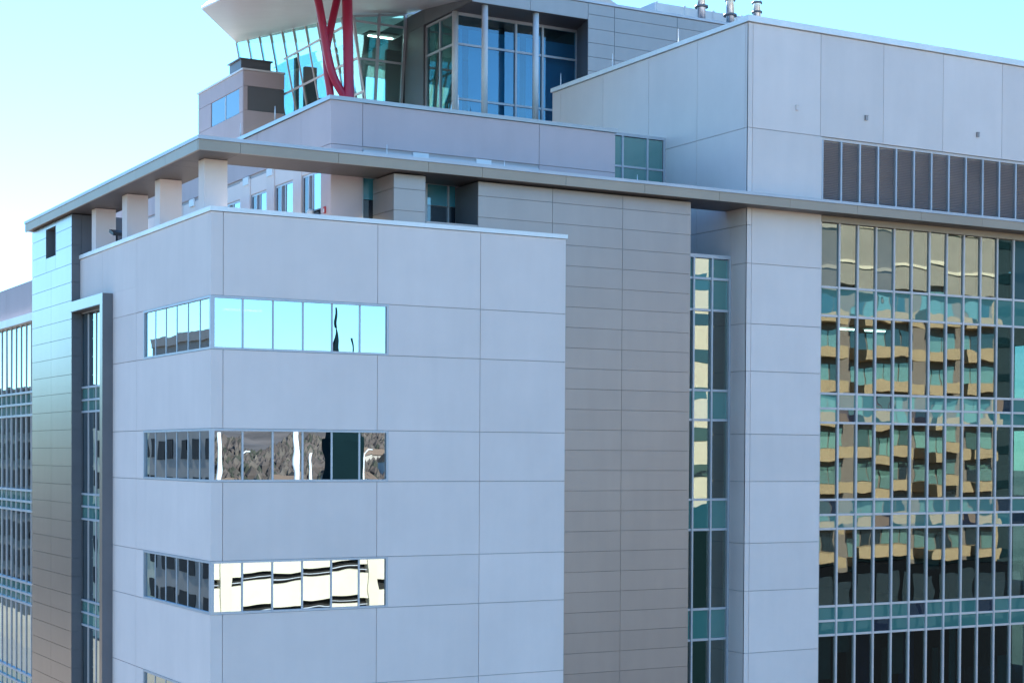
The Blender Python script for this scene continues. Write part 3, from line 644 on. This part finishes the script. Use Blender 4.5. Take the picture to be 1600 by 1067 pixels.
# ------------------------------------------------------------------ glass wing beyond the pylon
LW = empty("office_wing", (3, 30, 0), "glass curtain walled wing with pale parapet band beyond the metal pylon at the left edge", "building")
boxes("wing_wall", [(.85, 14, 22.5, 60, 0, .3), (.85, 14, 22.5, 60, 30.55, 32.0), (1.3, 14, 22.5, 22.8, 0, 30.54), (8, 14, 22.8, 60, .3, 30.54)], joint, LW)
for a, b in ((22.5, 27.3), (27.3, 32.5), (32.5, 37.7), (37.7, 43), (43, 60)): lpanel("concrete_panel", a, b, 30.55, 32.1, .8, concrete_lilac, LW)
boxes("parapet_band", [(.55, 1.2, 22.5, 60, 30.14, 30.5)], coping_m, LW)
WZ = [30.14, 26.88, 26.34, 25.80, 22.24, 21.71, 21.27, 17.85, 17.34, 16.86, 13.49, 12.95, 12.4, 9.0, .3]
for z in WZ[1:-1]: box("transom", (.78, .98, 22.5, 60, z - .05, z + .05), alu, LW)
WY = [22.55 + 1.02 * k for k in range(20)]
for y in WY: box("mullion", (.84, .98, y - .045, y + .05, .3, 30.13), alu_warm, LW)
for i in range(len(WZ) - 1):
    for k in range(13):
        m = glass_teal if WZ[i] - WZ[i + 1] > 1 else spandrel_teal
        box("glass_pane", (.88, .89, WY[k] + .03, WY[k + 1] - .03, WZ[i + 1] + .03, WZ[i] - .03), m if m is spandrel_teal else glass_mirror, LW, tilt=.002)
boxes("floor_slab", [(1.1, 8, 22.8, 40, z, z + 1.0) for z in (25.82, 21.3, 16.88, 12.4)], inner_ceil, LW)

# ------------------------------------------------------------------ small things on the building
def rod(p, h, label, r=.022):
    o = tube("lightning_rod", [p, (p[0], p[1], p[2] + h * .6), (p[0], p[1], p[2] + h)], r, white_m, None, 6, [r * 1.3, r, r * .4])
    tag(o, label, "lightning rod", "lightning rods along the parapets")
rod((6.95, 1.5, 34.16), .75, "thin white lightning rod on the canopy just left of the long dark slot")
rod((11.68, 1.5, 34.16), .6, "thin white lightning rod on the canopy in front of the dark slot's right end")
rod((17.5, 1.5, 34.16), .6, "thin white lightning rod on the canopy in front of the green glazed link")
rod((4.95, 2.15, 36.5), .55, "thin white lightning rod at the sloping corner of the penthouse coping by the red columns") if False else None
rod((5.0, 10.9, 36.5), .55, "thin white lightning rod on the penthouse coping at its far left end")
rod((5.0, 7.2, 36.5), .55, "thin white lightning rod on the penthouse coping below the mechanical block")
rod((10.0, 1.95, 36.5), .55, "thin white lightning rod on the penthouse coping in front of the blue pavilion glass")
rod((21.95, 14.6, 41.1), .6, "thin white lightning rod on the tower coping at its far left end")
rod((21.95, 10.2, 41.1), .6, "thin white lightning rod on the tower coping in front of the grey panel wall")
rod((21.95, 5.2, 41.1), .6, "thin white lightning rod on the tower coping nearest the exhaust stacks")
for (x, z), lb in (((24.3, 37.82), "small pale outlet box on the tower panel nearest the corner"), ((27.88, 37.79), "small grey wall lamp above the left end of the louvers"), ((34.06, 37.72), "small grey wall lamp above the louvers at the right edge")):
    o = boxes("wall_fixture", [(x - .06, x + .06, .32, .4, z - .09, z + .09)], metal_matt if x > 25 else concrete, None, (x, .4, z)); tag(o, lb, "wall fixture", "fixtures on the tower wall")
    boxes("mounting_hood", [(x - .07, x + .07, .30, .4, z + .09, z + .11)], metal_matt if x > 25 else concrete, o)
for k, (x, lb) in enumerate(((33.8, "left shiny exhaust stack with dark collar on the roof"), (35.67, "middle shiny exhaust stack with two dark collars on the roof"), (37.45, "right shiny exhaust stack standing over the tower corner"))):
    t = empty("exhaust_stack", (x, 20, 45.9), lb, "exhaust stack", "exhaust stacks on the roof")
    tube("stack_pipe", [(x, 20, 45.9), (x, 20, 51.5)], .22, steel, t, 20)
    for z in ((47.55, 50.2) if k == 0 else ((47.35, 48.15) if k == 1 else (47.75, 48.25))):
        tube("collar", [(x, 20, z), (x, 20, z + .1)], .36 if z < 47.6 else .28, metal_dark, t, 20)
    tube("flashing_cone", [(x, 20, 45.9), (x, 20, 46.6)], .3, white_m, t, 20, [.55, .26])
rd = boxes("roof_halo_box", [(32.2, 40, 22, 24, 46.0, 48.1)], white_m, None, (36, 22, 46))  # made-up white block standing in for the bright halo above the parapet
tag(rd, "made-up long white duct behind the three exhaust stacks", "halo_box")
boxes("halo_box_flange", [(x, x + .08, 21.94, 24.06, 45.98, 48.16) for x in (32.3, 34.1, 36, 37.9)], white_m, rd)
# terrace things
t = empty("floodlight", (.5, 12.5, 32.0), "dark tilted floodlight behind the bay parapet between the two leftmost columns", "floodlight")
quadbox("lamp_head", [(.3, 12.2, 32.45), (.3, 12.75, 32.62), (.3, 12.75, 32.75), (.3, 12.2, 32.58)], (1, 0, 0), .5, black_m, t)
tube("post", [(.5, 12.4, 30.9), (.5, 12.4, 32.5)], .04, black_m, t, 8)
t = empty("security_camera", (4.9, 3.2, 32.4), "white dome security camera with dark bracket on the penthouse wall", "camera")
tube("dome", [(4.85, 3.38, 32.42), (4.85, 3.38, 32.52), (4.85, 3.38, 32.66), (4.85, 3.38, 32.72)], .12, white_m, t, 12, [.06, .13, .12, .05])
boxes("bracket", [(4.85, 5.1, 2.75, 3.05, 32.36, 32.46)], black_m, t)
t = boxes("alarm_bell", [(4.93, 4.99, 2.3, 2.42, 32.45, 32.68)], red_plain, None, (4.93, 2.36, 32.5)); tag(t, "small red fire alarm on the penthouse wall near its corner", "fire alarm")
boxes("alarm_face", [(4.92, 4.93, 2.32, 2.40, 32.47, 32.6)], white_m, t)

# ------------------------------------------------------------------ surroundings seen in the glass
def facade_windows(par, mat, rects, name="window"):
    for b in rects: box(name, b, mat, par)
# parking garage
pg = empty("parking_garage", (48, -100, 0), "cream concrete parking garage across the street, seen in the third ribbon window", "parking garage")
boxes("garage_body", [(20, 84, -128, -101.5, 0, 15.4)], deck_dark, pg)
V, F = [], []
for j in range(6):
    zb = j * 3.25 - .6
    for x0, x1 in ((20, 52), (52, 84)):
        s = .05 * (x1 - x0)
        q = len(V)
        V += [(x0, -101.5, zb - s / 2), (x1, -101.5, zb + s / 2), (x1, -101.5, zb + s / 2 + 2.35), (x0, -101.5, zb - s / 2 + 2.35)]
        V += [(v[0], -100.9, v[2]) for v in V[-4:]]
        F += [tuple(i + q for i in f) for f in [(3, 2, 1, 0), (4, 5, 6, 7), (0, 1, 5, 4), (1, 2, 6, 5), (2, 3, 7, 6), (3, 0, 4, 7)]]
mesh_obj("parapet_band", V, F, cream, pg, (48, -101, 0))
for j in range(6):
    for xa, xb in ((21, 36), (37, 51.6)):
        zq = j * 3.25 - .6 + 2.35 + .05 * ((xa + xb) / 2 - 36); sl_ = .05 * (xb - xa) / 2
        mesh_obj("guard_rail", [(xa, -101.2, zq - sl_ + .28), (xb, -101.2, zq + sl_ + .28), (xb, -101.2, zq + sl_ + .36), (xa, -101.2, zq - sl_ + .36),
                                (xa, -101.15, zq - sl_ + .28), (xb, -101.15, zq + sl_ + .28), (xb, -101.15, zq + sl_ + .36), (xa, -101.15, zq - sl_ + .36)],
                 [(3, 2, 1, 0), (4, 5, 6, 7), (0, 1, 5, 4), (1, 2, 6, 5), (2, 3, 7, 6), (3, 0, 4, 7)], alu, pg)
for x in (20, 36, 51.6, 67, 83): box("pier", (x, x + 1.0, -101.6, -100.7, 0, 16.8), cream, pg)
for x, lb in ((30, "left lamp post on the garage roof seen in the second ribbon window"), (40, "middle lamp post on the garage roof seen in the second ribbon window"), (53, "right lamp post on the garage roof seen in the second ribbon window")):
    t = empty("lamp_post", (x, -104, 15.4), lb, "lamp post", "lamp posts on the garage roof")
    tube("pole", [(x, -104, 15.4), (x, -104, 24.0)], .08, white_m, t, 8)
    tube("lamp_arm", [(x, -104, 23.9), (x + .5, -104, 24.25), (x + 1.0, -104, 24.2)], .08, white_m, t, 8)
for (x, y, h, rr, lb) in ((44.6, -103, 26.6, .26, "thickest white mast on the garage roof mirrored in the middle of the second ribbon window"), (46.3, -103.4, 24.2, .13, "thin short white mast just right of the thickest one mirrored in the second ribbon window"), (36.9, -103, 25.2, .2, "white mast mirrored at the building corner end of the second ribbon window")):
    t = empty("flag_mast", (x, y, 15.4), lb, "mast"); tube("mast_pole", [(x, y, 15.4), (x, y, h)], .3, white_m, t, 12, [rr * 1.3, rr]); tube("mast_foot", [(x, y, 15.4), (x, y, 15.9)], .6, cream, t, 12)
st = empty("church_tower", (66, -140, 0), "dark church tower with needle spire seen in the ribbon windows", "church tower")
boxes("tower_shaft", [(63.8, 68.4, -142, -138, 0, 26)], steeple_m, st)
for cx0, zt_, r0 in ((65.3, 39.5, 1.4), (67.6, 36.0, 1.0)):
    mesh_obj("spire", [(cx0 - r0, -140 - r0, 26), (cx0 + r0, -140 - r0, 26), (cx0 + r0, -140 + r0, 26), (cx0 - r0, -140 + r0, 26), (cx0, -140, zt_)], [(0, 1, 4), (1, 2, 4), (2, 3, 4), (3, 0, 4)], steeple_m, st)
    tube("finial", [(cx0, -140, zt_ - .3), (cx0, -140, zt_ + 2.0)], .12, steeple_m, st, 6)
# balconied apartment block mirrored in the curtain wall
ab = empty("apartment_block", (96, -70, 0), "tall tan apartment block with stacked balconies mirrored in the curtain wall", "building")
boxes("block_body", [(83, 108.5, -90, -71.5, 0, 52)], brown_grey, ab)
for j in range(8):
    zf = 13.9 + j * 3.3
    for x0, x1 in ((83.4, 88.6), (90.2, 97.2), (98.8, 103.6), (104.4, 108.2)):
        box("balcony", (x0, x1, -71.5, -69.9, zf, zf + 1.05), tan, ab)
        n = int((x1 - x0) / 1.3)
        for k in range(n):
            a = x0 + .15 + k * (x1 - x0 - .3) / n
            box("window", (a, a + (x1 - x0 - .3) / n - .15, -71.5, -71.44, zf + 1.1, zf + 2.7), random.choice((teal_far, teal_far, dark_glass)), ab)
boxes("crown", [(83, 108.5, -71.5, -70.6, 40.3, 52)], surf("faded_tan_precast", (0.26, 0.235, 0.195), 0.85, var=0.1), ab)
boxes("crown_band", [(83, 108.5, -70.6, -70.4, z, z + .3) for z in (42.4, 46.2, 48.6, 50.6)], cream, ab)
cb = empty("cream_building", (67, -70, 0), "slim cream building with dark window bands mirrored in the narrow glazing strip", "building")
boxes("building_body", [(60, 74.6, -90, -71, 19.6, 47)], cream, cb)
boxes("dark_podium", [(58, 76, -91, -70.8, 0, 19.59)], MATS["dark_brick"] if "dark_brick" in MATS else steeple_m, cb)
for j in range(1, 9):
    box("window_band", (60.6, 73.9, -71, -70.94, 20 + j * 3.4 - 1, 21.2 + j * 3.4 - 1), dark_glass, cb)
dk = empty("low_block", (90, -66, 0), "low dark glazed block in front of the apartment block, mirrored low in the curtain wall", "building")
boxes("block_body", [(78, 118, -84, -68.5, 0, 13.4)], surf("dark_brick", (0.006, 0.007, 0.009), 0.95, spec=0.05), dk)
for k in range(16): box("window", (79 + k * 2.4, 80.8 + k * 2.4, -68.5, -68.44, 8, 12.6), dark_glass, dk)
random.seed(5)
dt = empty("dark_glass_tower", (118, -75, 0), "dark glass tower beside the apartment block mirrored at the right of the curtain wall", "building")
boxes("tower_body", [(109.5, 140, -100, -73, 0, 60)], surf("smoked_far_glass", (0.02, 0.035, 0.04), 0.7, spec=0.15), dt)
boxes("corner_pier", [(109.4, 110.4, -73, -72.6, 0, 60)], tan, dt)
for j in range(16): box("spandrel_band", (111.0, 140, -73, -72.9, 3 + j * 3.6, 3.9 + j * 3.6), steeple_m, dt)
# grey office and its neighbours mirrored in the left flank
og = empty("grey_office", (-60, 120, 0), "grey stone office block across the side road mirrored in the left ribbon windows", "building")
boxes("office_body", [(-70, -40, 86, 134.5, 0, 36.6)], office_grey, og)
for j in range(8):
    for k in range(11):
        y = 88 + k * 4.3
        box("window", (-40, -39.93, y, y + 2.5, 3 + j * 4.1, 5.1 + j * 4.1), dark_pane, og)
boxes("roof_parapet", [(-40.2, -39.7, 86, 134.5, 36.0, 37.0)], office_grey, og)
for y, lb in ((92, "left aerial on the grey office roof"), (100, "right aerial on the grey office roof")):
    t = tube("aerial", [(-44, y, 36.6), (-44, y, 43)], .12, metal_dark, None, 6); tag(t, lb, "aerial", "aerials on the grey office roof")
ow = empty("far_cream_office", (-60, 160, 0), "cream office block beyond the grey one mirrored in the left flank glazing", "building")
boxes("office_body", [(-72, -42, 139, 185, 0, 27)], cream, ow)
for j in range(6):
    for k in range(10): box("window", (-42, -41.93, 141 + k * 4.4, 143.6 + k * 4.4, 3 + j * 4.1, 5.1 + j * 4.1), dark_pane, ow)
of = empty("far_dark_office", (-60, 215, 0), "dark office tower farthest along the side road mirrored in the glass wing", "building")
boxes("office_body", [(-75, -40, 190, 250, 0, 34)], brown_grey, of)
for j in range(8):
    for k in range(13): box("window", (-40, -39.93, 191 + k * 4.5, 194.2 + k * 4.5, 3 + j * 4.0, 5.6 + j * 4.0), dark_pane, of)
